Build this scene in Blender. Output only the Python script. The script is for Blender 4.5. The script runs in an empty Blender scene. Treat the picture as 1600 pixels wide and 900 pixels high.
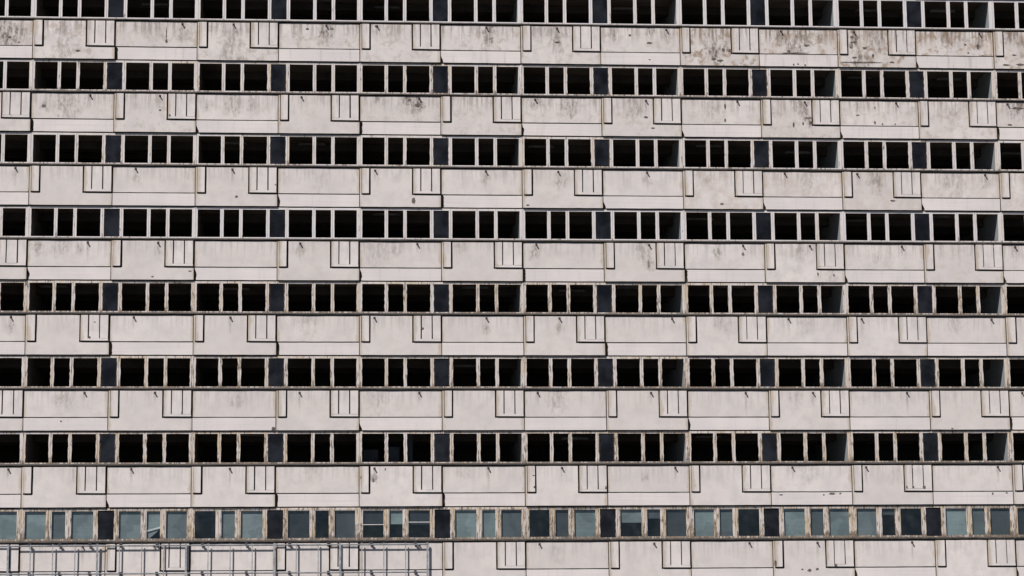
import bpy, math, random
from mathutils import Matrix, Vector
random.seed(11)
SC = bpy.context.scene
COL = SC.collection

# ---------------------------------------------------------------- measures
B = 3.6            # width of one bay
H = 3.2956         # storey height
Z0 = 30.6          # height of the topmost visible sill line above the ground
U0, U1 = -2, 14    # bays that are built
def line(k): return Z0 - k * H

# ---------------------------------------------------------------- camera
F_PX = 3657.16
CAMX, CAMD, CAMZ = 13.1817, 101.3619, Z0 - 29.0224
YAW, PITCH, ROLL = 0.0780296, 0.1662561, -0.0093200
Fv = Vector((math.sin(YAW) * math.cos(PITCH), math.cos(YAW) * math.cos(PITCH), math.sin(PITCH)))
Rt = Vector((math.cos(YAW), -math.sin(YAW), 0))
Up = Rt.cross(Fv)
rr = math.cos(ROLL) * Rt + math.sin(ROLL) * Up
uu = -math.sin(ROLL) * Rt + math.cos(ROLL) * Up
cam = bpy.data.cameras.new('camera')
cam.sensor_width = 36.0
cam.lens = F_PX / 1600 * 36
cam.clip_start, cam.clip_end = 0.5, 6000
camo = bpy.data.objects.new('camera', cam)
COL.objects.link(camo)
M = Matrix.Identity(4)
for i in range(3):
    M[i][0], M[i][1], M[i][2] = rr[i], uu[i], -Fv[i]
M[0][3], M[1][3], M[2][3] = CAMX, -CAMD, CAMZ
camo.matrix_world = M
SC.camera = camo

def at(px, py, y=0.0):
    """the point of the facade (depth y) seen at a photograph pixel"""
    d = Fv * F_PX + rr * (px - 800) + uu * (450 - py)
    t = (y + CAMD) / d.y
    return CAMX + d.x * t, CAMZ + d.z * t

# ---------------------------------------------------------------- sky, sun, exposure
S = Vector((-0.86, -1.0, 1.5)).normalized()       # towards the sun
elev = math.asin(S.z)
azim = math.atan2(S.x, S.y)                        # from +Y, clockwise
w = bpy.data.worlds.new('World'); SC.world = w; w.use_nodes = True
nt = w.node_tree
bg = nt.nodes['Background']
sky = nt.nodes.new('ShaderNodeTexSky')
sky.sky_type = 'NISHITA'; sky.sun_disc = False
sky.sun_elevation = elev; sky.sun_rotation = azim
sky.air_density = 0.5; sky.dust_density = 0.0; sky.altitude = 400; sky.ozone_density = 1.0
nt.links.new(sky.outputs[0], bg.inputs[0]); bg.inputs[1].default_value = 0.05
sun = bpy.data.lights.new('sun', 'SUN'); sun.energy = 5.0; sun.angle = math.radians(0.53)
sun.color = (1.0, 0.955, 0.915)
suno = bpy.data.objects.new('sun', sun); COL.objects.link(suno)
suno.rotation_euler = (-S).to_track_quat('-Z', 'Y').to_euler()
suno.location = (0, -60, 90)
SC.view_settings.view_transform = 'Standard'; SC.view_settings.look = 'None'
SC.view_settings.exposure = 0.22; SC.view_settings.gamma = 1.0
SC.render.engine = 'CYCLES'
SC.cycles.max_bounces = 6

# ---------------------------------------------------------------- node helpers
class N:
    def __init__(s, name):
        s.m = bpy.data.materials.new(name); s.m.use_nodes = True
        s.t = s.m.node_tree; s.b = s.t.nodes['Principled BSDF']
        s.out = s.t.nodes['Material Output']
    def n(s, typ, **kw):
        x = s.t.nodes.new(typ)
        for k, v in kw.items(): setattr(x, k, v)
        return x
    def l(s, a, b): s.t.links.new(a, b)
    def put(s, sock, v):
        if hasattr(v, 'node'): s.l(v, sock)
        else: sock.default_value = v
    def math(s, op, a, b=0.0, c=None, clamp=False):
        x = s.n('ShaderNodeMath', operation=op); x.use_clamp = clamp
        s.put(x.inputs[0], a); s.put(x.inputs[1], b)
        if c is not None: s.put(x.inputs[2], c)
        return x.outputs[0]
    def ramp(s, v, a, b, lo=0.0, hi=1.0):
        x = s.n('ShaderNodeMapRange'); x.interpolation_type = 'SMOOTHSTEP'
        s.put(x.inputs[0], v); x.inputs[1].default_value = a; x.inputs[2].default_value = b
        x.inputs[3].default_value = lo; x.inputs[4].default_value = hi
        return x.outputs[0]
    def mix(s, f, a, b, mode='MIX'):
        x = s.n('ShaderNodeMix', data_type='RGBA', blend_type=mode)
        s.put(x.inputs[0], f)
        s.put(x.inputs[6], a); s.put(x.inputs[7], b)
        return x.outputs[2]
    def coord(s, kind='Object', scale=(1, 1, 1), add=None):
        tc = s.n('ShaderNodeTexCoord')
        if kind == 'World':
            g = s.n('ShaderNodeNewGeometry'); v = g.outputs['Position']
        else: v = tc.outputs[kind]
        mp = s.n('ShaderNodeMapping'); s.l(v, mp.inputs[0]); mp.inputs[3].default_value = scale
        return mp.outputs[0]
    def noise(s, vec, scale, detail=4, rough=0.55):
        x = s.n('ShaderNodeTexNoise'); s.l(vec, x.inputs['Vector'])
        x.inputs['Scale'].default_value = scale; x.inputs['Detail'].default_value = detail
        x.inputs['Roughness'].default_value = rough
        return x.outputs[0]
    def attr(s, name, out='Fac'):
        x = s.n('ShaderNodeAttribute'); x.attribute_type = 'OBJECT'; x.attribute_name = name
        return x.outputs[out]
    def bump(s, h, strength, dist=0.01):
        x = s.n('ShaderNodeBump'); s.l(h, x.inputs['Height'])
        x.inputs['Strength'].default_value = strength; x.inputs['Distance'].default_value = dist
        s.l(x.outputs[0], s.b.inputs['Normal'])

def col(r, g, b): return (r, g, b, 1.0)

def mat_panel():
    """weathered painted concrete; stains sit where each panel's own properties put them"""
    s = N('weathered_panel_paint')
    wpos = s.coord('World')
    o = s.coord('Object')
    sx = s.n('ShaderNodeSeparateXYZ'); s.l(o, sx.inputs[0])
    X, Z = sx.outputs[0], sx.outputs[2]
    big = s.noise(wpos, 0.35, 3); mid = s.noise(wpos, 1.7, 5, 0.6); fine = s.noise(wpos, 9.0, 5, 0.65)
    streakv = s.coord('World', (7.0, 1.0, 0.45)); streak = s.noise(streakv, 1.0, 4, 0.6)
    base = s.mix(s.ramp(big, 0.3, 0.7), col(0.61, 0.562, 0.54), col(0.68, 0.628, 0.60))
    base = s.mix(s.ramp(mid, 0.38, 0.70, 0, 0.6), base, col(0.505, 0.472, 0.462))
    base = s.mix(s.attr('tint'), base, col(0.53, 0.487, 0.462))
    # soft soot just below the sill, running down in streaks
    g = s.attr('grime')
    top = s.ramp(Z, -1.0, -0.12)
    soot = s.math('MULTIPLY', top, s.ramp(streak, 0.44, 0.64))
    soot = s.math('MULTIPLY', soot, s.math('ADD', s.math('MULTIPLY', g, 0.8), 0.22), clamp=True)
    base = s.mix(soot, base, s.mix(s.math('MULTIPLY', s.attr('tan'), 1.8, clamp=True), col(0.22, 0.19, 0.18), col(0.25, 0.185, 0.13)))
    blot = s.ramp(s.noise(wpos, 2.2, 7, 0.72), 0.49, 0.62)
    blot = s.math('MULTIPLY', blot, s.math('MULTIPLY', g, 0.62))
    base = s.mix(blot, base, col(0.26, 0.18, 0.12))
    tan = s.attr('tan')
    base = s.mix(s.math('MULTIPLY', s.ramp(s.noise(wpos, 1.6, 6, 0.65), 0.42, 0.62), tan), base, col(0.45, 0.36, 0.30))
    # the panel's own stains
    warp = s.math('MULTIPLY', s.math('SUBTRACT', s.noise(wpos, 3.3, 5, 0.7), 0.5), 2.6)
    patch = s.ramp(s.noise(s.coord('World', (1.5, 1, 0.6)), 5.0, 6, 0.75), 0.42, 0.60, 0.12, 1.0)
    for nm in ('stain_a', 'stain_b', 'stain_c', 'stain_d'):
        a = s.n('ShaderNodeAttribute'); a.attribute_type = 'OBJECT'; a.attribute_name = nm
        sp = s.n('ShaderNodeSeparateXYZ'); s.l(a.outputs['Vector'], sp.inputs[0])
        dx = s.math('SUBTRACT', X, sp.outputs[0]); dz = s.math('SUBTRACT', Z, sp.outputs[1])
        d = s.math('SQRT', s.math('ADD', s.math('MULTIPLY', dx, dx), s.math('MULTIPLY', s.math('MULTIPLY', dz, dz), 0.6)))
        q = s.math('DIVIDE', d, s.math('MAXIMUM', sp.outputs[2], 0.001))
        q = s.math('ADD', q, warp)
        f = s.ramp(q, 0.25, 1.25, 1.0, 0.0)
        f = s.math('MULTIPLY', s.math('MULTIPLY', f, patch), a.outputs['Alpha'], clamp=True)
        base = s.mix(f, base, col(0.13, 0.10, 0.08))
    # drip under the drain spout
    a = s.n('ShaderNodeAttribute'); a.attribute_type = 'OBJECT'; a.attribute_name = 'drip'
    sp = s.n('ShaderNodeSeparateXYZ'); s.l(a.outputs['Vector'], sp.inputs[0])
    dx = s.math('ABSOLUTE', s.math('SUBTRACT', s.math('ADD', X, s.math('MULTIPLY', s.math('SUBTRACT', mid, 0.5), 0.08)), sp.outputs[0]))
    f = s.ramp(dx, 0.015, 0.075, 1, 0)
    below = s.math('SUBTRACT', sp.outputs[1], Z)
    fall = s.math('DIVIDE', below, s.math('MAXIMUM', sp.outputs[2], 0.01))
    f = s.math('MULTIPLY', f, s.ramp(fall, 0.1, 1.0, 1, 0))
    f = s.math('MULTIPLY', f, s.math('GREATER_THAN', below, 0.0))
    f = s.math('MULTIPLY', f, s.math('MULTIPLY', a.outputs['Alpha'], s.ramp(fine, 0.3, 0.6, 0.4, 1)), clamp=True)
    base = s.mix(f, base, col(0.24, 0.20, 0.18))
    ex = s.math('MINIMUM', X, s.math('SUBTRACT', B, X))
    ed = s.math('ADD', ex, s.math('MULTIPLY', s.math('SUBTRACT', mid, 0.5), 0.5))
    base = s.mix(s.ramp(ed, 0.0, 0.16, 0.60, 0.0), base, col(0.37, 0.29, 0.20))
    base = s.mix(s.ramp(fine, 0.55, 0.8, 0, 0.28), base, col(0.36, 0.33, 0.32))
    s.l(base, s.b.inputs['Base Color'])
    s.b.inputs['Roughness'].default_value = 0.8
    s.b.inputs['Specular IOR Level'].default_value = 0.3
    s.bump(fine, 0.35, 0.006)
    return s.m

def mat_edge():
    s = N('dirty_joint_concrete')
    p = s.coord('World')
    c = s.mix(s.ramp(s.noise(p, 4, 5, 0.65), 0.35, 0.65), col(0.055, 0.045, 0.038), col(0.20, 0.165, 0.125))
    s.l(c, s.b.inputs['Base Color']); s.b.inputs['Roughness'].default_value = 0.95
    return s.m

def mat_strip():
    """cleaner board-marked lower strips"""
    s = N('board_marked_strip_paint')
    p = s.coord('World'); fine = s.noise(p, 8, 5, 0.65)
    lines = s.noise(s.coord('World', (0.25, 1, 22.0)), 1.0, 3, 0.5)
    base = s.mix(s.ramp(s.noise(p, 0.6, 4), 0.35, 0.7), col(0.60, 0.555, 0.545), col(0.68, 0.625, 0.60))
    base = s.mix(s.ramp(lines, 0.48, 0.62, 0, 0.22), base, col(0.45, 0.41, 0.40))
    st = s.noise(s.coord('World', (5.0, 1, 0.4)), 1.0, 4, 0.6)
    g = s.attr('grime')
    base = s.mix(s.math('MULTIPLY', s.ramp(st, 0.52, 0.72), s.math('ADD', 0.12, s.math('MULTIPLY', g, 0.35))), base, col(0.33, 0.27, 0.22))
    base = s.mix(s.ramp(fine, 0.56, 0.8, 0, 0.3), base, col(0.40, 0.34, 0.29))
    s.l(base, s.b.inputs['Base Color']); s.b.inputs['Roughness'].default_value = 0.8
    s.bump(lines, 0.3, 0.006)
    return s.m

def mat_frame():
    """old white gloss on timber, flaking by the window's own wear"""
    s = N('flaking_window_paint')
    o = s.coord('World'); wear = s.attr('wear')
    flake = s.noise(s.coord('World', (8, 8, 1.5)), 1.8, 5, 0.62)
    edge = s.math('ADD', flake, s.math('MULTIPLY', s.math('SUBTRACT', wear, 0.5), 0.15))
    osp = s.n('ShaderNodeSeparateXYZ'); s.l(s.coord('Object'), osp.inputs[0])
    foot = s.ramp(osp.outputs[2], 0.1, 0.42, 0.13, 0.0)
    edge = s.math('ADD', edge, s.math('MULTIPLY', foot, s.math('ADD', wear, 0.2)))
    white = s.mix(s.ramp(s.noise(o, 1.5, 3), 0.35, 0.65), col(0.60, 0.575, 0.60), col(0.66, 0.62, 0.60))
    aged = s.mix(s.ramp(s.noise(s.coord('World', (4, 4, 0.6)), 1.3, 4), 0.42, 0.60), col(0.56, 0.49, 0.44), col(0.46, 0.34, 0.20))
    c = s.mix(s.math('MULTIPLY', wear, 0.85, clamp=True), white, aged)
    bare = s.mix(s.ramp(s.noise(o, 14, 3), 0.4, 0.6), col(0.22, 0.155, 0.10), col(0.07, 0.055, 0.045))
    c = s.mix(s.ramp(edge, 0.575, 0.665, 0, 0.85), c, bare)
    c = s.mix(s.ramp(s.noise(s.coord('World', (14, 14, 5)), 2.0, 4), 0.55, 0.75, 0, 0.5), c, col(0.36, 0.31, 0.27))
    s.l(c, s.b.inputs['Base Color']); s.b.inputs['Roughness'].default_value = 0.6
    s.bump(flake, 0.4, 0.006)
    return s.m

def mat_simple(name, c1, c2, scale=3.0, rough=0.8, lo=0.35, hi=0.65, metal=0.0, sc=(1, 1, 1), bump=0.0):
    s = N(name)
    nz = s.noise(s.coord('World', sc), scale, 5, 0.62)
    s.l(s.mix(s.ramp(nz, lo, hi), c1, c2), s.b.inputs['Base Color'])
    s.b.inputs['Roughness'].default_value = rough; s.b.inputs['Metallic'].default_value = metal
    if bump: s.bump(nz, bump, 0.01)
    return s.m

def mat_blue():
    s = N('dark_blue_glass_panel')
    o = s.coord('World')
    c = s.mix(s.ramp(s.noise(o, 1.2, 4), 0.35, 0.7), col(0.006, 0.0065, 0.008), col(0.020, 0.0215, 0.027))
    sp = s.n('ShaderNodeSeparateXYZ'); s.l(s.coord('Object'), sp.inputs[0])
    rim = s.math('ABSOLUTE', s.math('SUBTRACT', sp.outputs[0], s.math('ADD', 0.4176, 0.0)))
    rim = s.math('ADD', rim, s.math('MULTIPLY', s.math('SUBTRACT', s.noise(o, 9, 5, 0.7), 0.5), 0.16))
    c = s.mix(s.math('MULTIPLY', s.ramp(rim, 0.28, 0.36), s.attr('wear')), c, col(0.13, 0.095, 0.075))
    s.l(c, s.b.inputs['Base Color']); s.b.inputs['Roughness'].default_value = 0.22
    s.b.inputs['Specular IOR Level'].default_value = 0.18
    return s.m

def mat_glass():
    s = N('dusty_window_glass')
    lw = s.n('ShaderNodeLayerWeight'); lw.inputs[0].default_value = 0.5
    fres = s.math('ADD', 0.035, s.math('MULTIPLY', s.math('POWER', lw.outputs['Facing'], 5.0), 0.9))
    gl = s.n('ShaderNodeBsdfGlossy'); gl.inputs['Roughness'].default_value = 0.04
    gl.inputs['Color'].default_value = col(1.0, 0.92, 0.82)
    tr = s.n('ShaderNodeBsdfTransparent'); tr.inputs[0].default_value = col(0.90, 0.935, 0.94)
    df = s.n('ShaderNodeBsdfDiffuse'); df.inputs[0].default_value = col(0.30, 0.31, 0.32)
    o = s.coord('World')
    dust = s.ramp(s.noise(s.coord('World', (1, 1, 0.7)), 2.6, 5, 0.6), 0.40, 0.8, 0.0, 0.03)
    m0 = s.n('ShaderNodeMixShader'); s.l(dust, m0.inputs[0]); s.l(tr.outputs[0], m0.inputs[1]); s.l(df.outputs[0], m0.inputs[2])
    m1 = s.n('ShaderNodeMixShader'); s.l(fres, m1.inputs[0])
    s.l(m0.outputs[0], m1.inputs[1]); s.l(gl.outputs[0], m1.inputs[2])
    bp = s.n('ShaderNodeBump'); s.l(s.noise(o, 1.3, 2), bp.inputs['Height']); bp.inputs['Strength'].default_value = 0.25; bp.inputs['Distance'].default_value = 0.05
    s.l(bp.outputs[0], gl.inputs['Normal'])
    s.l(m1.outputs[0], s.out.inputs['Surface'])
    return s.m

def mat_blind():
    s = N('faded_window_blind')
    o = s.coord('World'); t = s.attr('tone'); h = s.attr('hue')
    folds = s.noise(s.coord('World', (0.5, 1, 12)), 1.0, 2)
    c = s.mix(h, col(0.27, 0.285, 0.30), col(0.29, 0.33, 0.325))
    c = s.mix(s.ramp(s.noise(o, 1.6, 4, 0.6), 0.35, 0.7, 0, 0.4), c, col(0.13, 0.15, 0.165))
    c = s.mix(s.ramp(s.noise(s.coord('World', (0.8, 1, 0.9)), 1.5, 3, 0.45), 0.50, 0.56, 0, 0.30), c, col(0.07, 0.08, 0.095))
    c = s.mix(s.ramp(folds, 0.4, 0.6, 0, 0.12), c, col(0.08, 0.1, 0.11))
    c = s.mix(s.math('POWER', t, 1.7), col(0.016, 0.018, 0.023), c)
    s.l(c, s.b.inputs['Base Color']); s.b.inputs['Roughness'].default_value = 0.9
    return s.m

PANEL = mat_panel(); EDGE = mat_edge(); STRIP = mat_strip(); FRAME = mat_frame()
BLUE = mat_blue(); GLASS = mat_glass(); BLIND = mat_blind()
SLAT = PANEL
def mat_sill():
    s = N('weathered_metal_sill'); w_ = s.attr('wear')
    nz = s.noise(s.coord('World', (1, 1, 3)), 5, 5, 0.62)
    c = s.mix(s.ramp(nz, 0.35, 0.65), col(0.13, 0.115, 0.105), col(0.055, 0.046, 0.042))
    d = s.mix(s.ramp(nz, 0.4, 0.6), col(0.03, 0.026, 0.024), col(0.075, 0.063, 0.056))
    s.l(s.mix(w_, c, d), s.b.inputs['Base Color']); s.b.inputs['Roughness'].default_value = 0.6
    s.bump(nz, 0.2, 0.01)
    return s.m
SILL = mat_sill()
INNER = mat_simple('sooty_ceiling_shaded_wall', col(0.13, 0.105, 0.085), col(0.20, 0.165, 0.13), 0.8)
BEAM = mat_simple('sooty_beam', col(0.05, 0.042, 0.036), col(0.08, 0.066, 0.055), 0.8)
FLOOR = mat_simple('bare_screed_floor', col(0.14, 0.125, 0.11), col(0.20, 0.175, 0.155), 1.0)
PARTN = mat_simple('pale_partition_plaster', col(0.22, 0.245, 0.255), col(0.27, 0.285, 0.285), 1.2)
FITTING = mat_simple('dull_light_fitting', col(0.22, 0.22, 0.22), col(0.12, 0.12, 0.12), 2)
SPOUTM = mat_simple('rusty_pipe', col(0.045, 0.035, 0.03), col(0.09, 0.065, 0.05), 9, 0.7)
SPALL = mat_simple('exposed_spalled_concrete', col(0.06, 0.05, 0.045), col(0.17, 0.135, 0.115), 9, 0.95, bump=0.6)
STEEL = mat_simple('galvanised_steel', col(0.34, 0.35, 0.36), col(0.20, 0.205, 0.22), 6, 0.5)
DSTEEL = mat_simple('dark_steel_bracket', col(0.07, 0.065, 0.07), col(0.12, 0.11, 0.12), 6, 0.6)
CONC = mat_simple('plain_concrete', col(0.34, 0.31, 0.30), col(0.42, 0.39, 0.37), 0.8)
GROUND = mat_simple('dark_asphalt', col(0.05, 0.048, 0.046), col(0.08, 0.076, 0.072), 0.3)  # unseen ground, kept dark so it bounces little light onto the facade

# ---------------------------------------------------------------- mesh helpers
def link(name, me, parent=None, loc=(0, 0, 0), **props):
    o = bpy.data.objects.new(name, me); COL.objects.link(o)
    o.parent = parent; o.location = loc
    for k, v in props.items(): o[k] = v
    return o

class MB:
    def __init__(s): s.v = []; s.f = []; s.mi = []
    def box(s, x0, x1, y0, y1, z0, z1, mi=0, drop=()):
        n = len(s.v)
        s.v += [(x, y, z) for z in (z0, z1) for y in (y0, y1) for x in (x0, x1)]
        fs = {'bottom': (0, 2, 3, 1), 'top': (4, 5, 7, 6), 'front': (0, 1, 5, 4),
              'back': (2, 6, 7, 3), 'left': (0, 4, 6, 2), 'right': (1, 3, 7, 5)}
        for k, f in fs.items():
            if k in drop: continue
            s.f.append(tuple(n + i for i in f)); s.mi.append(mi)
    def prism(s, outline, y0, y1, mi=0, side=None):
        """outline counter-clockwise seen from the front (x right, z up)"""
        n = len(s.v); k = len(outline)
        s.v += [(x, y0, z) for x, z in outline] + [(x, y1, z) for x, z in outline]
        s.f.append(tuple(range(n, n + k))); s.mi.append(mi)
        for i in range(k):
            j = (i + 1) % k
            s.f.append((n + i, n + k + i, n + k + j, n + j)); s.mi.append(mi if side is None else side)
    def tube(s, p, q, r, seg=8, mi=0):
        p, q = Vector(p), Vector(q); d = (q - p).normalized()
        a = d.orthogonal().normalized(); b = d.cross(a); n = len(s.v)
        for c in (p, q):
            for i in range(seg):
                t = 2 * math.pi * i / seg
                s.v.append(tuple(c + a * math.cos(t) * r + b * math.sin(t) * r))
        for i in range(seg):
            j = (i + 1) % seg
            s.f.append((n + i, n + j, n + seg + j, n + seg + i)); s.mi.append(mi)
        s.f.append(tuple(n + i for i in reversed(range(seg)))); s.mi.append(mi)
        s.f.append(tuple(n + seg + i for i in range(seg))); s.mi.append(mi)
    def mesh(s, name, *mats):
        me = bpy.data.meshes.new(name); me.from_pydata(s.v, [], s.f)
        for m in mats: me.materials.append(m)
        for p, i in zip(me.polygons, s.mi): p.material_index = i
        me.update(); return me

def rough_outline(pts, step=0.35, j=0.004, rnd=random):
    out = []
    for i, (x, z) in enumerate(pts):
        x2, z2 = pts[(i + 1) % len(pts)]
        L = math.hypot(x2 - x, z2 - z); n = max(1, int(L / step))
        for k in range(n):
            t = k / n
            out.append((x + (x2 - x) * t + rnd.uniform(-j, j), z + (z2 - z) * t + rnd.uniform(-j, j)))
    return out

# ---------------------------------------------------------------- ground
g = MB(); g.box(-3000, 3000, -3000, 3000, -1.0, 0.0)
go = link('ground', g.mesh('ground', GROUND)); go['kind'] = 'structure'

# ---------------------------------------------------------------- the building
bld = bpy.data.objects.new('office_building', None); COL.objects.link(bld)
bld.location = ((U0 + U1) / 2 * B, 0, 0)
bld['label'] = 'derelict pale concrete office block with rows of glassless ribbon windows'
bld['category'] = 'building'
OX = bld.location.x
def part(name, me, x, y, z, parent=None, **p):
    if parent is None: return link(name, me, bld, (x - OX, y, z), **p)
    return link(name, me, parent, (x, y, z), **p)

XL, XR = U0 * B, U1 * B
W = XR - XL
DEEP = 7.0
KROWS = range(0, 8)       # window rows
SROWS = range(-1, 8)      # spandrel rows (row k lies under window row k)

# shell
m = MB(); m.box(0, W, 0.10, 0.24, -1.775, 0.02); BACK = m.mesh('spandrel_core', EDGE)
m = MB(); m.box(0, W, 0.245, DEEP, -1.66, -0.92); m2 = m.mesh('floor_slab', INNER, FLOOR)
m2.polygons[1].material_index = 1
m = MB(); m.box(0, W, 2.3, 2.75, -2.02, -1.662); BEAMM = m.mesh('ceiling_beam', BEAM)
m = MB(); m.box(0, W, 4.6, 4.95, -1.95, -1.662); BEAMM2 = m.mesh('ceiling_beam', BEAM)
for k in SROWS:
    part('spandrel_core', BACK, XL, 0, line(k))
    part('floor_slab', m2, XL, 0, line(k))
    if k < 7:
        part('ceiling_beam', BEAMM, XL, 0, line(k)); part('ceiling_beam', BEAMM2, XL, 0, line(k))
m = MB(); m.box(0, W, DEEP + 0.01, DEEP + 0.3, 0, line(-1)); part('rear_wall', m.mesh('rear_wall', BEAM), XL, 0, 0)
for x in (XL - 0.32, XR + 0.02):
    m = MB(); m.box(0, 0.3, 0.0, DEEP + 0.3, 0, line(-1) + 1.2); part('side_wall', m.mesh('side_wall', CONC), x, 0, 0)
m = MB(); m.box(0, W, 0.05, DEEP, 0.03, 0.5); part('roof', m.mesh('roof', CONC), XL, 0, line(-1) + 0.3)
m = MB(); m.box(0, W, 0.0, 0.3, 0.03, 1.0); part('parapet', m.mesh('parapet', CONC), XL, 0, line(-1))
m = MB(); m.box(0, W, 0.02, 0.3, 0, line(7) - 1.80); part('base_wall', m.mesh('base_wall', CONC), XL, 0, 0)

# partitions, one behind every double mullion
m = MB(); m.box(-0.118, 0.118, 0.13, DEEP, -0.915, 1.62); PM = m.mesh('partition_wall', PARTN, INNER); PM.polygons[5].material_index = 1  # shade painted into the right face: it takes the darker ceiling colour
for k in KROWS:
    for u in range(U0, U1 + 1, 2):
        part('partition_wall', PM, min(max(u * B, XL + .13), XR - .13), 0, line(k))
# remains of ceiling light fittings
m = MB(); m.prism([(-.6, -.03), (.6, -.03), (.55, .05), (-.55, .05)], 0, 0.16); FM = m.mesh('light_fitting', FITTING)
rf = random.Random(4)
for k in range(0, 7):
    for u in range(0, 13):
        if rf.random() < 0.3: part('light_fitting', FM, (u + rf.uniform(.25, .7)) * B, rf.uniform(1.2, 2.0), line(k) + 1.58 - rf.uniform(.03, .3))

# ---------------------------------------------------------------- spandrels
YA = -0.020
rp = random.Random(21)
TOP, BOT, GR = -0.048, -1.765, -1.20
A_UP, A_LO, A_LOD, B_ME = [], [], [], []
for v in range(5):
    m = MB(); m.prism(rough_outline([(0.030, GR + 0.020), (B - 0.016, GR + 0.020), (B - 0.016, TOP), (0.030, TOP)], rnd=rp), 0, 0.085, 0, 1)
    A_UP.append(m.mesh('spandrel_panel', PANEL, EDGE))
    m = MB(); m.prism(rough_outline([(0.016, BOT), (B - 0.016, BOT), (B - 0.016, GR - 0.024), (0.016, GR - 0.024)], rnd=rp), 0, 0.085, 0, 1)
    A_LO.append(m.mesh('apron_strip', STRIP, EDGE))
    z1 = GR - 0.032
    m = MB(); m.prism(rough_outline([(0.016, BOT), (B - 0.016, BOT), (B - 0.016, z1), (B - 1.295, z1), (B - 1.295, TOP),
                                     (0.492, TOP), (0.492, z1), (0.078, z1), (0.078, TOP), (0.016, TOP)], rnd=rp), 0, 0.10, 0, 1)
    B_ME.append(m.mesh('pier_panel', PANEL, EDGE))
def notched(strength, seed):
    """lower strip whose left end is broken back, deeper towards the bottom or all the way"""
    r = random.Random(seed); m = MB(); h = GR - 0.024 - BOT
    L = [(0.016, GR - 0.024)]
    n = 7
    left = []
    for i in range(n + 1):
        t = i / n                      # 0 at the top, 1 at the bottom
        if strength == 3: d = 0.10 + r.uniform(-.015, .02) - 0.03 * (t < .1)
        elif strength == 2: d = 0.10 * min(1, max(0, (t - .05) * 2.2)) * (1 if t < .85 else .7) + r.uniform(-.012, .012)
        else: d = 0.12 * max(0, (t - .45)) * 2 * (1 if t < .95 else .8) + r.uniform(-.006, .006)
        left.append((0.016 + max(0, d), GR - 0.024 - h * t))
    pts = rough_outline([(left[-1][0], BOT), (B - 0.016, BOT), (B - 0.016, GR - 0.024)], rnd=r)
    pts = [p for p in pts if p[0] > left[-1][0] - .01]
    # rough_outline also walks the closing edge: keep only points on the bottom, right and top
    pts = [p for p in pts if p[1] < BOT + .02 or p[0] > B - .04]
    top = [(B - 0.016 - i * 0.4, GR - 0.024 + r.uniform(-.003, .003)) for i in range(1, 9)]
    m.prism(pts + [p for p in top if p[0] > left[0][0] + .05] + left[:-1], 0, 0.085, 0, 1)
    return m.mesh('apron_strip', STRIP, EDGE)
# (row, joint index): how far the lower strip right of that joint has broken away
NOTCH = {(0, 1): 3, (0, 5): 1, (0, 11): 1, (1, 0): 3, (1, 2): 1, (1, 4): 3, (1, 6): 2, (1, 8): 1, (1, 10): 1, (1, 12): 3,
         (2, 3): 2, (2, 5): 3, (2, 7): 1, (2, 9): 1, (2, 11): 1, (3, 0): 2, (3, 2): 2, (3, 4): 2, (3, 6): 3, (3, 8): 3, (3, 10): 1, (3, 12): 1,
         (4, 1): 3, (4, 3): 3, (4, 7): 3, (5, 4): 1, (5, 8): 2, (5, 12): 3, (6, 1): 1, (6, 3): 3, (6, 5): 3, (7, 6): 1, (7, 10): 2, (7, 12): 2}

# slats and fin
def slab(x0, x1, z0, z1, y0=0.0, y1=0.13, seed=0):
    m = MB(); m.prism(rough_outline([(x0, z0), (x1, z0), (x1, z1), (x0, z1)], 0.3, 0.0035, random.Random(seed)), y0, y1, 0, 0)
    return m
ZB = -1.165
SL = [slab(a, b, ZB + 0.0955, TOP, seed=i).mesh('slat', SLAT) for i, (a, b) in enumerate(((0, .303), (.357, .780), (.834, 1.175)))]
BASEM = slab(0, 1.175, ZB, ZB + 0.095, seed=8).mesh('slat_base', SLAT)
BOXBACK = None
FINM = [slab(0, .315, ZB, TOP, seed=20 + i).mesh('fin', SLAT) for i in range(3)]

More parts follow.
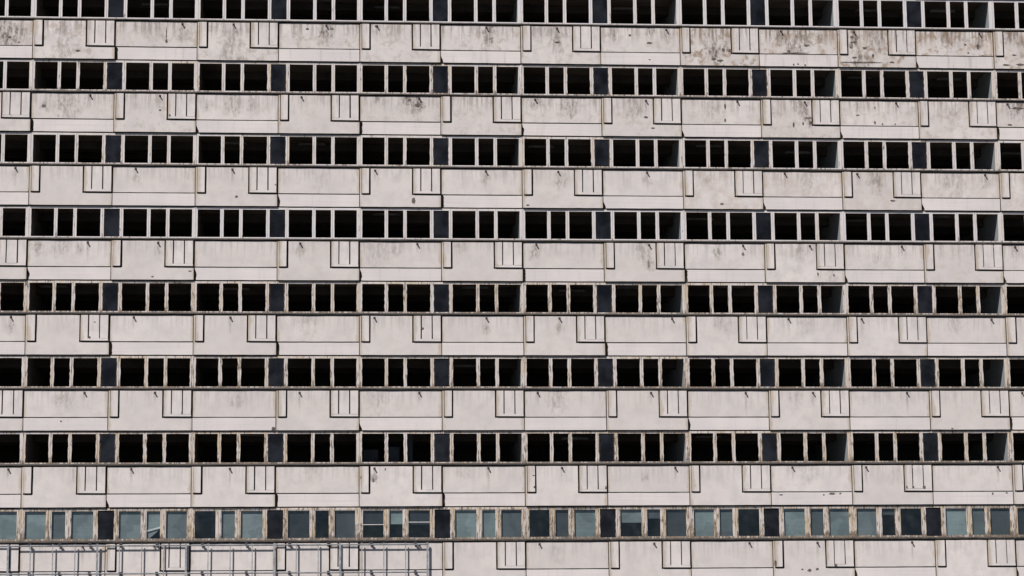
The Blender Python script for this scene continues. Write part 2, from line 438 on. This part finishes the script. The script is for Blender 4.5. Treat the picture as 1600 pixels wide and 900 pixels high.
# stains given by where they are on the facade: (x, y, radius, strength) in photograph pixels
STAINS = [(5,50,20,.9),(20,66,16,.7),(33,48,14,.7),(100,50,14,.4),(104,78,18,.6),(240,45,14,.35),(285,52,14,.5),(365,50,15,.6),(362,80,22,.5),
 (510,50,13,.9),(508,62,12,.5),(605,52,18,.35),(764,52,14,1.),(762,68,14,.5),(845,47,12,.45),(868,52,18,.5),(872,74,14,.5),
 (958,50,12,.6),(1015,50,8,.9),(1043,58,10,.4),(1105,55,14,.7),(1115,85,16,.95),(1130,76,10,.8),
 (1222,55,16,.8),(1255,58,18,.75),(1283,58,12,.7),(1240,82,18,.8),(1335,62,13,1.),(1370,62,22,.6),(1345,97,16,.9),(1390,80,14,.5),
 (1490,62,18,.5),(1528,70,8,.8),(1470,55,14,.35),(1580,54,16,.7),(1598,70,14,.6),
 (70,165,8,.8),(105,162,24,.55),(140,160,10,.3),(365,163,16,.6),(325,163,8,.5),(395,163,10,.5),(590,153,8,.6),(638,158,13,1.),(654,162,12,1.),(650,175,10,.4),
 (836,160,10,.7),(890,165,17,.65),(856,160,10,.35),(990,166,20,.5),(1115,170,22,.4),(1254,170,14,.7),(1262,190,10,.8),(1340,165,8,.5),(1490,180,16,.3),(1590,165,20,.9),
 (24,270,8,.3),(212,280,8,.35),(300,262,15,.3),(440,275,10,.25),(500,280,18,.2),(760,282,9,.5),(875,283,11,.5),(1011,282,9,.4),(1260,282,18,.35),(1370,283,17,.6),(1490,285,24,.4),(1100,275,18,.3),(1540,285,10,.5),
 (60,387,11,.6),(95,388,14,.4),(125,388,8,.5),(247,395,8,.4),(470,390,9,.5),(590,390,26,.3),(620,390,12,.3),(720,388,9,.4),(836,395,11,.6),(1005,392,18,.5),(1015,412,10,.5),(1122,395,9,.8),
 (1250,394,12,.5),(1370,403,8,.4),(1300,430,12,.4),(1585,395,10,.4),
 (17,510,8,.5),(480,503,20,.3),(660,510,8,.4),(760,515,7,.6),(874,512,9,.5),(1130,505,20,.3),(1260,505,16,.25),(1490,505,14,.3),
 (100,622,16,.4),(370,625,16,.4),(590,626,20,.3),(870,625,18,.4),(1040,625,14,.3),(1290,625,10,.3),(1240,622,14,.25),
 (115,740,12,.25),(490,735,14,.3),(585,748,7,.7),(725,735,14,.2),(1008,745,7,.4),(1260,735,16,.25),(1400,745,14,.2),(1580,880,10,.3),(870,865,16,.2)]
# small broken-out spots: (x, y, half width, half height) in photograph pixels
SPOTS = [(122,79,4.5,2),(30,66,2,1.5),(15,58,3,2),(480,45,3,2),(518,45,3.5,2),(588,41,3,2.5),(984,55,2.5,2),(1015,67,6,2),(1140,79,3,3),(1130,78,2.5,4),
 (1125,94.5,6,2),(1115,92,4,2),(1260,71,5.5,2),(1240,83,22,1.2),(1233,80,3,2.5),(1331,58,4,2),(1334,66,5.5,2),(1330,74,3,2.2),(1351,75,4,2.2),(1335,90,4.5,1.8),(1345,97.5,34,1.6),(1364,87,2,4),
 (1394,97.5,5,1.8),(1508,70,2.5,1.8),(1528,73,3,5),(1513,83,2,1.6),(1536,87,4,1),(1572,101.5,6,1.8),(1595,101,8,1.8),(1585,86,4,1.5),(1240,101,1.6,2),(1247,100,1.4,1.6),(1258,101.5,2,1.4),
 (1133,166,1.6,5),(1133,188,1.6,3.5),(1009,183,3.5,1.8),(1020,200,4,1),(1240,195,1.6,5),(1264,184,7,1.2),(1267,192,3,3),(1255,193,1.5,3),(1367,168,1.2,2.5),(1367,192,1.5,3.5),(1340,180,3,1),(1379,194,1.4,1.4),
 (1399,194,1.4,1.4),(1578,195,4.5,1.4),(1590,169,11,1.8),(68,165,3,2.5),(250,172,2,1.5),(652,164,4.5,3),(640,156,3,2),(870,66,5,1.5),
 (369,307,2.5,2),(825,320.5,3.5,1.5),(1128,318.5,3.5,1.5),(1395,313.5,4.5,1.8),(238,432,2.5,1.2),(297,423.5,3,1.2),(1161,397,2.6,2.6),(260,52,1,11),(260,64,2,4),
 (140,527,2,2),(660,513,2.5,1.6),(427,670,3,3),(1488,669.5,2.5,1.2),(583,750,1.8,4),(602,733,1.2,2.5),(1300,771.5,5.5,1.8),(1287,773,2,1.2),(1313,771,2,1.4),(1551,771,1.5,2),(1573,770,2,1),
 (1265,891,3.5,2.2),(1277,889,2.5,2),(1254,889.5,2,1.2),(1220,773,3,1),(834,743,2.5,.8),(646,313,3,5.5),(1278,428,1.6,3),(1303,430,1.5,2.5),
 (430,288,1.2,1),(95,658,1.3,1.5),(148,503,1.3,1),(1015,93,2,1),(1306,883,3,2.4),(1444,761,3.2,2.8),(1427,761,2.2,2.4),(1417,761,1.6,2.6),(947,762,1.8,3),(1014,412,1,8),
 (17,179,1.6,1.6),(265,180,1.6,2.5),(139,526,1.5,1.4),(284,645,1,3),(674,296,1.6,1.8),(835,761,1.6,2),(1212,880,2.2,5),(564,746,1.2,2.5)]
# drain spouts, photograph x in each row
SPOUTS = {0: [285, 365, 510, 589, 760, 870, 1041, 1220, 1334, 1530], 1: [141, 250, 471, 655, 836, 1009, 1152, 1257, 1400, 1574], 2: [24, 212, 363, 586, 759, 872, 1011, 1226, 1339, 1539],
          3: [137, 247, 469, 652, 838, 1014, 1161, 1265, 1409, 1586], 4: [17, 209, 360, 585, 760, 874, 1050, 1232, 1346, 1549],
          5: [132, 242, 468, 655, 840, 1017, 1165, 1270, 1417, 1597], 6: [13, 205, 359, 585, 763, 878, 1055, 1238, 1353, 1559], 7: [129, 241, 466, 655, 843, 1022, 1171, 1277, 1425]}
rowgrime = {-1: .5, 0: .62, 1: .34, 2: .10, 3: .10, 4: .04, 5: .05, 6: .02, 7: .02}

per = {}     # (row, bay) -> stains in panel coordinates
for x, y, r, st in STAINS:
    X, Z = at(x, y, YA); k = int(math.floor((Z0 - Z) / H)); u = int(math.floor(X / B))
    per.setdefault((k, u), []).append((X - u * B, Z - line(k), r * 0.0277, st))
drips = {}
for k, xs in SPOUTS.items():
    for x in xs:
        X, Z = at(x, 36 + 116 * k, YA)
        X0, _ = X, Z
        # true height of the spout is fixed; only its place along the facade is read off
        yy = 450
        zt = line(k) - 0.13
        lo, hi = -100, 1000
        for _i in range(40):
            mid_ = (lo + hi) / 2
            if at(x, mid_, YA)[1] > zt: lo = mid_
            else: hi = mid_
        X = at(x, lo, YA)[0]
        u = int(math.floor(X / B)); drips.setdefault((k, u), []).append(X - u * B)
m = MB(); m.tube((0, -0.12, -0.012), (0, 0.03, 0), 0.032, 8); m.box(-0.045, 0.045, -0.012, 0.02, -0.045, 0.045)
SPOUT = m.mesh('drain_spout', SPOUTM)

rj = random.Random(5)
for k in SROWS:
    for u in range(U0, U1):
        isB = (u + k) % 2 == 0
        key = (k, u)
        st = sorted(per.get(key, []), key=lambda q: -q[3])[:4]
        if not st and k >= 0 and (u < 0 or u > 12):
            st = []
        gr = rowgrime[k] * rj.uniform(.6, 1.3)
        if k == 0 and u >= 8: gr = rj.uniform(.95, 1.35)
        if k == 1 and u >= 8: gr = rj.uniform(.3, .55)
        if k in (2, 3) and u >= 8: gr = rj.uniform(.12, .25)
        tn = {0: .42, 1: .25, 2: .4}.get(k, .08) if u >= 8 else .08
        props = {'tint': rj.uniform(0, .45), 'grime': gr, 'tan': tn * rj.uniform(.7, 1.2)}
        for nm, q in zip(('stain_a', 'stain_b', 'stain_c', 'stain_d'), st): props[nm] = tuple(float(c) for c in q)
        dl = drips.get(key, [])
        if dl: props['drip'] = (dl[0], -0.13, rj.uniform(.5, 1.3), rj.uniform(.25, .7))
        v = rj.randrange(5)
        x = u * B
        if isB:
            yb = -0.045 + rj.uniform(-.006, .006)
            p = part('pier_panel', B_ME[v], x, yb, line(k), **props)
            q = part('fin', FINM[rj.randrange(3)], 0.10 + rj.uniform(-.01, .01), -0.056, 0, p, grime=gr * .3, tan=0.0)
            bx = B - 1.228 + rj.uniform(-.006, .006)
            for mm in SL:
                q = part('slat', mm, bx + rj.uniform(-.004, .004), -0.056 + rj.uniform(-.008, .006), 0, p, grime=gr * .4, tan=0.0)
                q.rotation_euler.y = rj.uniform(-.004, .004)
            part('slat_base', BASEM, bx, -0.0555, 0, p, grime=gr * .3, tan=0.0)
        else:
            ya = YA + rj.uniform(-.004, .004)
            p = part('spandrel_panel', A_UP[v], x, ya, line(k), **props)
            nt_ = NOTCH.get(key, 0)
            lp = {'grime': gr}
            me = notched(nt_, 100 * k + u) if nt_ else A_LO[v]
            part('apron_strip', me, x, {0: -0.034, 1: -0.030, 2: 0.0, 3: 0.008}[nt_] + rj.uniform(-.003, .003), line(k), **lp)
        for dx in dl:
            part('drain_spout', SPOUT, dx, 0.0, -0.13, p)

# broken-out spots, thin irregular scabs of exposed concrete on the panel faces
m = MB(); rs = random.Random(9)
for x, y, a, b in SPOTS:
    X, Z = at(x, y, YA); k = int(math.floor((Z0 - Z) / H)); u = int(math.floor(X / B))
    onB = (u + k) % 2 == 0
    lx, lz = X - u * B, Z - line(k)
    yy = (-0.054 if onB else (YA - 0.007 if lz > GR else -0.041))
    if onB and lz > ZB and (lx > B - 1.22 or lx < 0.42): yy = -0.110
    X, Z = at(x, y, yy)
    a *= 0.0277; b *= 0.0277; n = 14 if a < .3 else 30
    pts = []
    for i in range(n):
        t = 2 * math.pi * i / n; q = rs.uniform(.62, 1.15)
        pts.append((X + a * math.cos(t) * q, Z + b * math.sin(t) * rs.uniform(.6, 1.2)))
    m.prism(pts, yy, yy + 0.02)
o = link('spalled_spots', m.mesh('spalled_spots', SPALL), bld, (-OX, 0, 0)); o['kind'] = 'stuff'

# ---------------------------------------------------------------- sills
SM = []
for v in range(4):
    r = random.Random(60 + v); m = MB(); n = 8
    prof = [(-0.085, 0.020), (-0.085, 0.060), (0.035, 0.102), (0.10, 0.102), (0.10, 0.022)]
    for i in range(n + 1):
        x = 0.002 + (B - 0.004) * i / n; dz = r.uniform(-.006, .006); dy = r.uniform(-.006, .006)
        m.v += [(x, py + (dy if py < 0 else 0), pz + (dz if py < 0 else 0)) for py, pz in prof]
    for i in range(n):
        for j in range(5):
            a, b = i * 5 + j, i * 5 + (j + 1) % 5
            m.f.append((a, a + 5, b + 5, b)); m.mi.append(0)
    m.f.append((0, 1, 2, 3, 4)); m.f.append(tuple(n * 5 + q for q in (4, 3, 2, 1, 0))); m.mi += [0, 0]
    SM.append(m.mesh('sill', SILL))
for k in KROWS:
    for u in range(U0, U1): part('sill', SM[rj.randrange(4)], u * B, 0, line(k), wear={7: .95, 6: .6, 5: .45, 4: .5}.get(k, .25) + rj.uniform(-.05, .05))

# ---------------------------------------------------------------- windows
# (kind, left, right) in metres inside a double bay
P = 0.045
CELLS = [('wide_window', P, .3275 * B), ('narrow_window', .3275 * B, .5565 * B), ('wide_window', .5565 * B, .884 * B),
         ('panelled_window', .884 * B, 1.116 * B), ('wide_window', 1.116 * B, 1.4435 * B), ('narrow_window', 1.4435 * B, 1.6725 * B),
         ('wide_window', 1.6725 * B, 2 * B - P)]
YF = 0.032
ZL, ZH = 0.102, 1.478
def frame_mesh(wd, seed, glazed, j, name):
    """four members with ragged flaked edges; glazed ones carry a sash as well"""
    r = random.Random(seed); m = MB(); g = 0.005
    jw = 0.070; jb = 0.046; jh = 0.092
    def ragged(x, z0, z1, n, out):
        pts = []
        for i in range(n + 1):
            t = i / n
            e = r.uniform(-j, j) if 0 < i < n else 0
            pts.append((x + out * e, z0 + (z1 - z0) * t))
        return pts
    n = 9
    inner = ragged(g + jw, ZL, ZH, n, 1)
    m.prism([(g, ZL)] + inner + [(g, ZH)], 0, 0.075)
    inner = ragged(wd - g - jw, ZL, ZH, n, 1)
    m.prism([(wd - g, ZL), (wd - g, ZH)] + inner[::-1], 0, 0.075)
    x0, x1 = g + jw - .004, wd - g - jw + .004
    m.prism([(x0, ZL), (x1, ZL), (x1, ZL + jb), ((x0 + x1) / 2, ZL + jb + r.uniform(-j, j) * .6), (x0, ZL + jb)], 0.004, 0.07)
    m.prism([(x0, ZH - jh), ((x0 + x1) / 2, ZH - jh + r.uniform(-j, j) * .6), (x1, ZH - jh), (x1, ZH), (x0, ZH)], 0.004, 0.07)
    if glazed:
        s = 0.042; a, b = g + jw + .006, wd - g - jw - .006; c, d = ZL + jb + .006, ZH - jh - .004
        m.box(a, a + s, .012, .06, c, d); m.box(b - s, b, .012, .06, c, d)
        m.box(a + s, b - s, .015, .058, c, c + s * .7); m.box(a + s, b - s, .015, .058, d - s * .6, d)
    return m.mesh(name, FRAME)
FR = {}
for kd, wd in (('wide_window', .3275 * B), ('narrow_window', .229 * B), ('panelled_window', .232 * B)):
    for glz in (0, 1):
        for lv, j in enumerate((0.004, 0.013)):
            FR[kd, glz, lv] = [frame_mesh(wd, hash((wd, glz, lv, s)) % 9999, glz, j, kd) for s in range(5)]
# edge-cell frames are narrower by the cover post
for i, (nm, a, b) in enumerate(CELLS):
    if i in (0, 6):
        for glz in (0, 1):
            for lv, j in enumerate((0.004, 0.013)):
                FR[nm, glz, lv, i] = [frame_mesh(b - a, 300 + s + 10 * i + glz * 50 + lv * 5, glz, j, nm) for s in range(5)]
def sheet(x0, x1, z0, z1, y, mat, name, th=0.006, pts=None):
    m = MB()
    m.prism(pts or [(x0, z0), (x1, z0), (x1, z1), (x0, z1)], y, y + th)
    m.f.append(tuple(range(2 * len(pts or [0] * 4) - 1, len(pts or [0] * 4) - 1, -1))); m.mi.append(0)
    return m.mesh(name, mat)
wB = .232 * B
BLUEP = sheet(0.078, wB - 0.078, ZL + 0.05, ZH - 0.094, 0.03, BLUE, 'pane', 0.012)
panes = {}
def pane_mesh(wd):
    q = round(wd, 3)
    if q not in panes: panes[q] = sheet(0.09, wd - .09, ZL + .06, ZH - .11, 0.034, GLASS, 'pane', 0.005)
    return panes[q]
# cover post on the double mullions
m = MB()
m.prism([(-P, ZL), (P, ZL), (P, ZH), (-P, ZH)], 0, 0.09)
m.box(-.008, .008, -0.012, 0.001, ZL, ZH)
POST = m.mesh('cover_post', FRAME)

WEAR = {0: .10, 1: .45, 2: .38, 3: .22, 4: .66, 5: .74, 6: .80, 7: .95}
# ground-most visible row: blinds (tone 0 = none, part of the height, hue)
L_ = lambda t, p=1.0, h=.5: (t, p, h)
ROW7 = {0: [L_(1., 1, .9), L_(.62, 1, .2), L_(.9, 1, .5), 0, L_(.9, 1, .5), L_(1., -1, .8), L_(.78, 1, .3)],
        2: [0, L_(.75, 1, .6), L_(.95, 1, .4), 0, L_(.12, 1, .3), 0, L_(.42, 1, .1)],
        4: [L_(.2, .48, .2), L_(.95, .5, 1), L_(.2, .52, .2), 0, L_(1., 1, 1), L_(.85, 1, 1), L_(.55, 1, .3)],
        6: [0, L_(.3, 1, .1), L_(.85, 1, .8), 0, L_(.9, .48, .7), L_(.5, .34, .4), L_(.3, 1, .2)],
        8: [L_(.95, 1, .9), L_(.6, 1, .7), 0, 0, L_(.95, 1, 1), L_(.45, 1, .5), L_(.85, 1, .9)],
        10: [L_(.8, 1, .4), L_(.35, .25, .8), 0, 0, L_(1., 1, 1), L_(.6, 1, .8), L_(.4, 1, .5)],
        12: [L_(.1, 1, .2), 0, L_(.5, 1, .5), 0, L_(.6, 1, .5), 0, L_(.4, 1, .5)],
        -2: [0, L_(.5, 1, .5), L_(.8, 1, .5), 0, L_(.9, 1, .7), L_(.3, 1, .3), L_(.95, 1, .9)]}
rw = random.Random(77)
for k in KROWS:
    for u in range(U0, U1 + 1, 2):
        part('cover_post', POST, u * B, YF - .006, line(k), wear=WEAR[k] + rw.uniform(-.1, .15))
    for u in range(U0, U1, 2):
        for i, (kd, a, b) in enumerate(CELLS):
            wr = min(1, max(0, WEAR[k] + rw.uniform(-.16, .16)))
            if i in (3,) and k in (1, 2): wr = min(1, wr + .2)
            glz = 1 if (k == 7 and kd != 'panelled_window') else 0
            lv = 1 if k in (4, 5, 6, 7) or (k in (1, 2) and i in (2, 3)) else 0
            fm = FR[(kd, glz, lv, i) if i in (0, 6) else (kd, glz, lv)][rw.randrange(5)]
            o = part(kd, fm, u * B + a, YF + rw.uniform(-.003, .003), line(k), wear=wr)
            if kd == 'panelled_window':
                if k < 7: part('pane', BLUEP, 0, 0, 0, o, wear=wr)
                else: part('pane', BLUEP, 0, 0.012, 0, o, wear=0.1)
            elif k == 6 and u == 4 and i in (0, 1, 2):
                x0, x1, z1 = ((.14, .80, .62), (.10, .60, .74), (.10, .36, 1.36))[i]
                part('dim_pane_sheet', sheet(x0, x1, -.9, z1 + .2, 1.30, BLIND, 'dim_pane_sheet', .02), 0, 0, 0, o, tone=.45, hue=.2)  # sheet added back in the room to stand for a dim pane
            elif k == 7:
                wd = b - a
                part('pane', pane_mesh(wd), 0, 0, 0, o)
                t = ROW7[u][i]
                if t:
                    tone, pt, hue = t
                    z0, z1 = ZL + .03, ZH - .08
                    if pt == -1:
                        pts = [(0.06, z0 + .05), (0.20, z0 + .03), (wd - .06, z0 + .52), (wd - .06, z1), (0.06, z1)]
                        part('blind', sheet(0, 0, 0, 0, 0.105, BLIND, 'blind', .004, pts), 0, 0, 0, o, tone=tone, hue=hue)
                        pts = [(0.09, z0 + .33), (wd - .09, z0 + .50), (wd - .09, z0 + .58), (0.09, z0 + .40)]
                        part('torn_blind_edge', sheet(0, 0, 0, 0, 0.06, FRAME, 'torn_blind_edge', .004, pts), 0, 0, 0, o, wear=0.0)
                    else:
                        zb = z1 - (z1 - z0) * pt
                        part('blind', sheet(.05, wd - .05, zb, z1, 0.105, BLIND, 'blind', .004), 0, 0, 0, o, tone=tone, hue=hue)
                if u == 4 and i in (0, 2):
                    zz = ZL + .63 + (.1 if i == 2 else 0)
                    mm = MB(); mm.box(.10, wd - .10, .020, .032, zz, zz + .028)
                    part('glazing_bar', mm.mesh('glazing_bar', FRAME), 0, 0, 0, o, wear=.2)

# ---------------------------------------------------------------- steel sign frame bolted to the wall, bottom left
def px_x(px, z, y):
    lo, hi = -100, 1100
    for _i in range(45):
        mm = (lo + hi) / 2
        if at(px, mm, y)[1] > z: lo = mm
        else: hi = mm
    return at(px, lo, y)[0]
YS = -0.180
zt = line(7) - 0.115; zm = line(7) - 1.30; zb = zm - 1.18
xend = px_x(668, zt - .6, YS); step = 0.9375
fr = bpy.data.objects.new('sign_frame', None); COL.objects.link(fr)
fr.location = (xend - 9 * step, 0.0, zb)
fr['label'] = 'long grey steel lattice frame bolted to the wall below the lowest windows'
fr['category'] = 'metal frame'
xleft = xend - 21 * step
def fpart(name, mb, mat): return link(name, mb.mesh(name, mat), fr, (-fr.location.x, 0, -fr.location.z))
for i in range(22):
    x = xend - i * step
    thick = i in (0, 4, 7, 11, 15, 19)
    hw = .042 if thick else .019
    m = MB(); m.box(x - hw, x + hw, YS - .018, YS + .022, zb - .03, zt + .075)
    m.box(x - hw - .02, x + hw + .02, YS - .03, YS + .03, zb - .05, zb - .031)
    fpart('post', m, STEEL)
for z in (zt, zm, zb):
    m = MB(); m.box(xleft - .1, xend + .05, YS - .02, YS + .02, z - .017, z + .017)
    m.box(xleft - .1, xend + .05, YS + .012, YS + .0195, z - .042, z - .0171)
    fpart('rail', m, STEEL)
for px in (-28, 46, 93, 140, 188, 245, 316, 385, 452, 513, 580, 649):
    for z in (zt + .03, zm, zb):
        x = px_x(px, zt - .1, YS)
        m = MB(); m.box(x - .035, x + .035, YS + .022, -.02, z - .03, z + .03)
        m.box(x - .06, x + .06, -.082, -.066, z - .07, z + .07)
        m.box(x - .06, x + .06, YS - .04, YS + .05, z + .031, z + .045)
        fpart('bracket', m, DSTEEL)
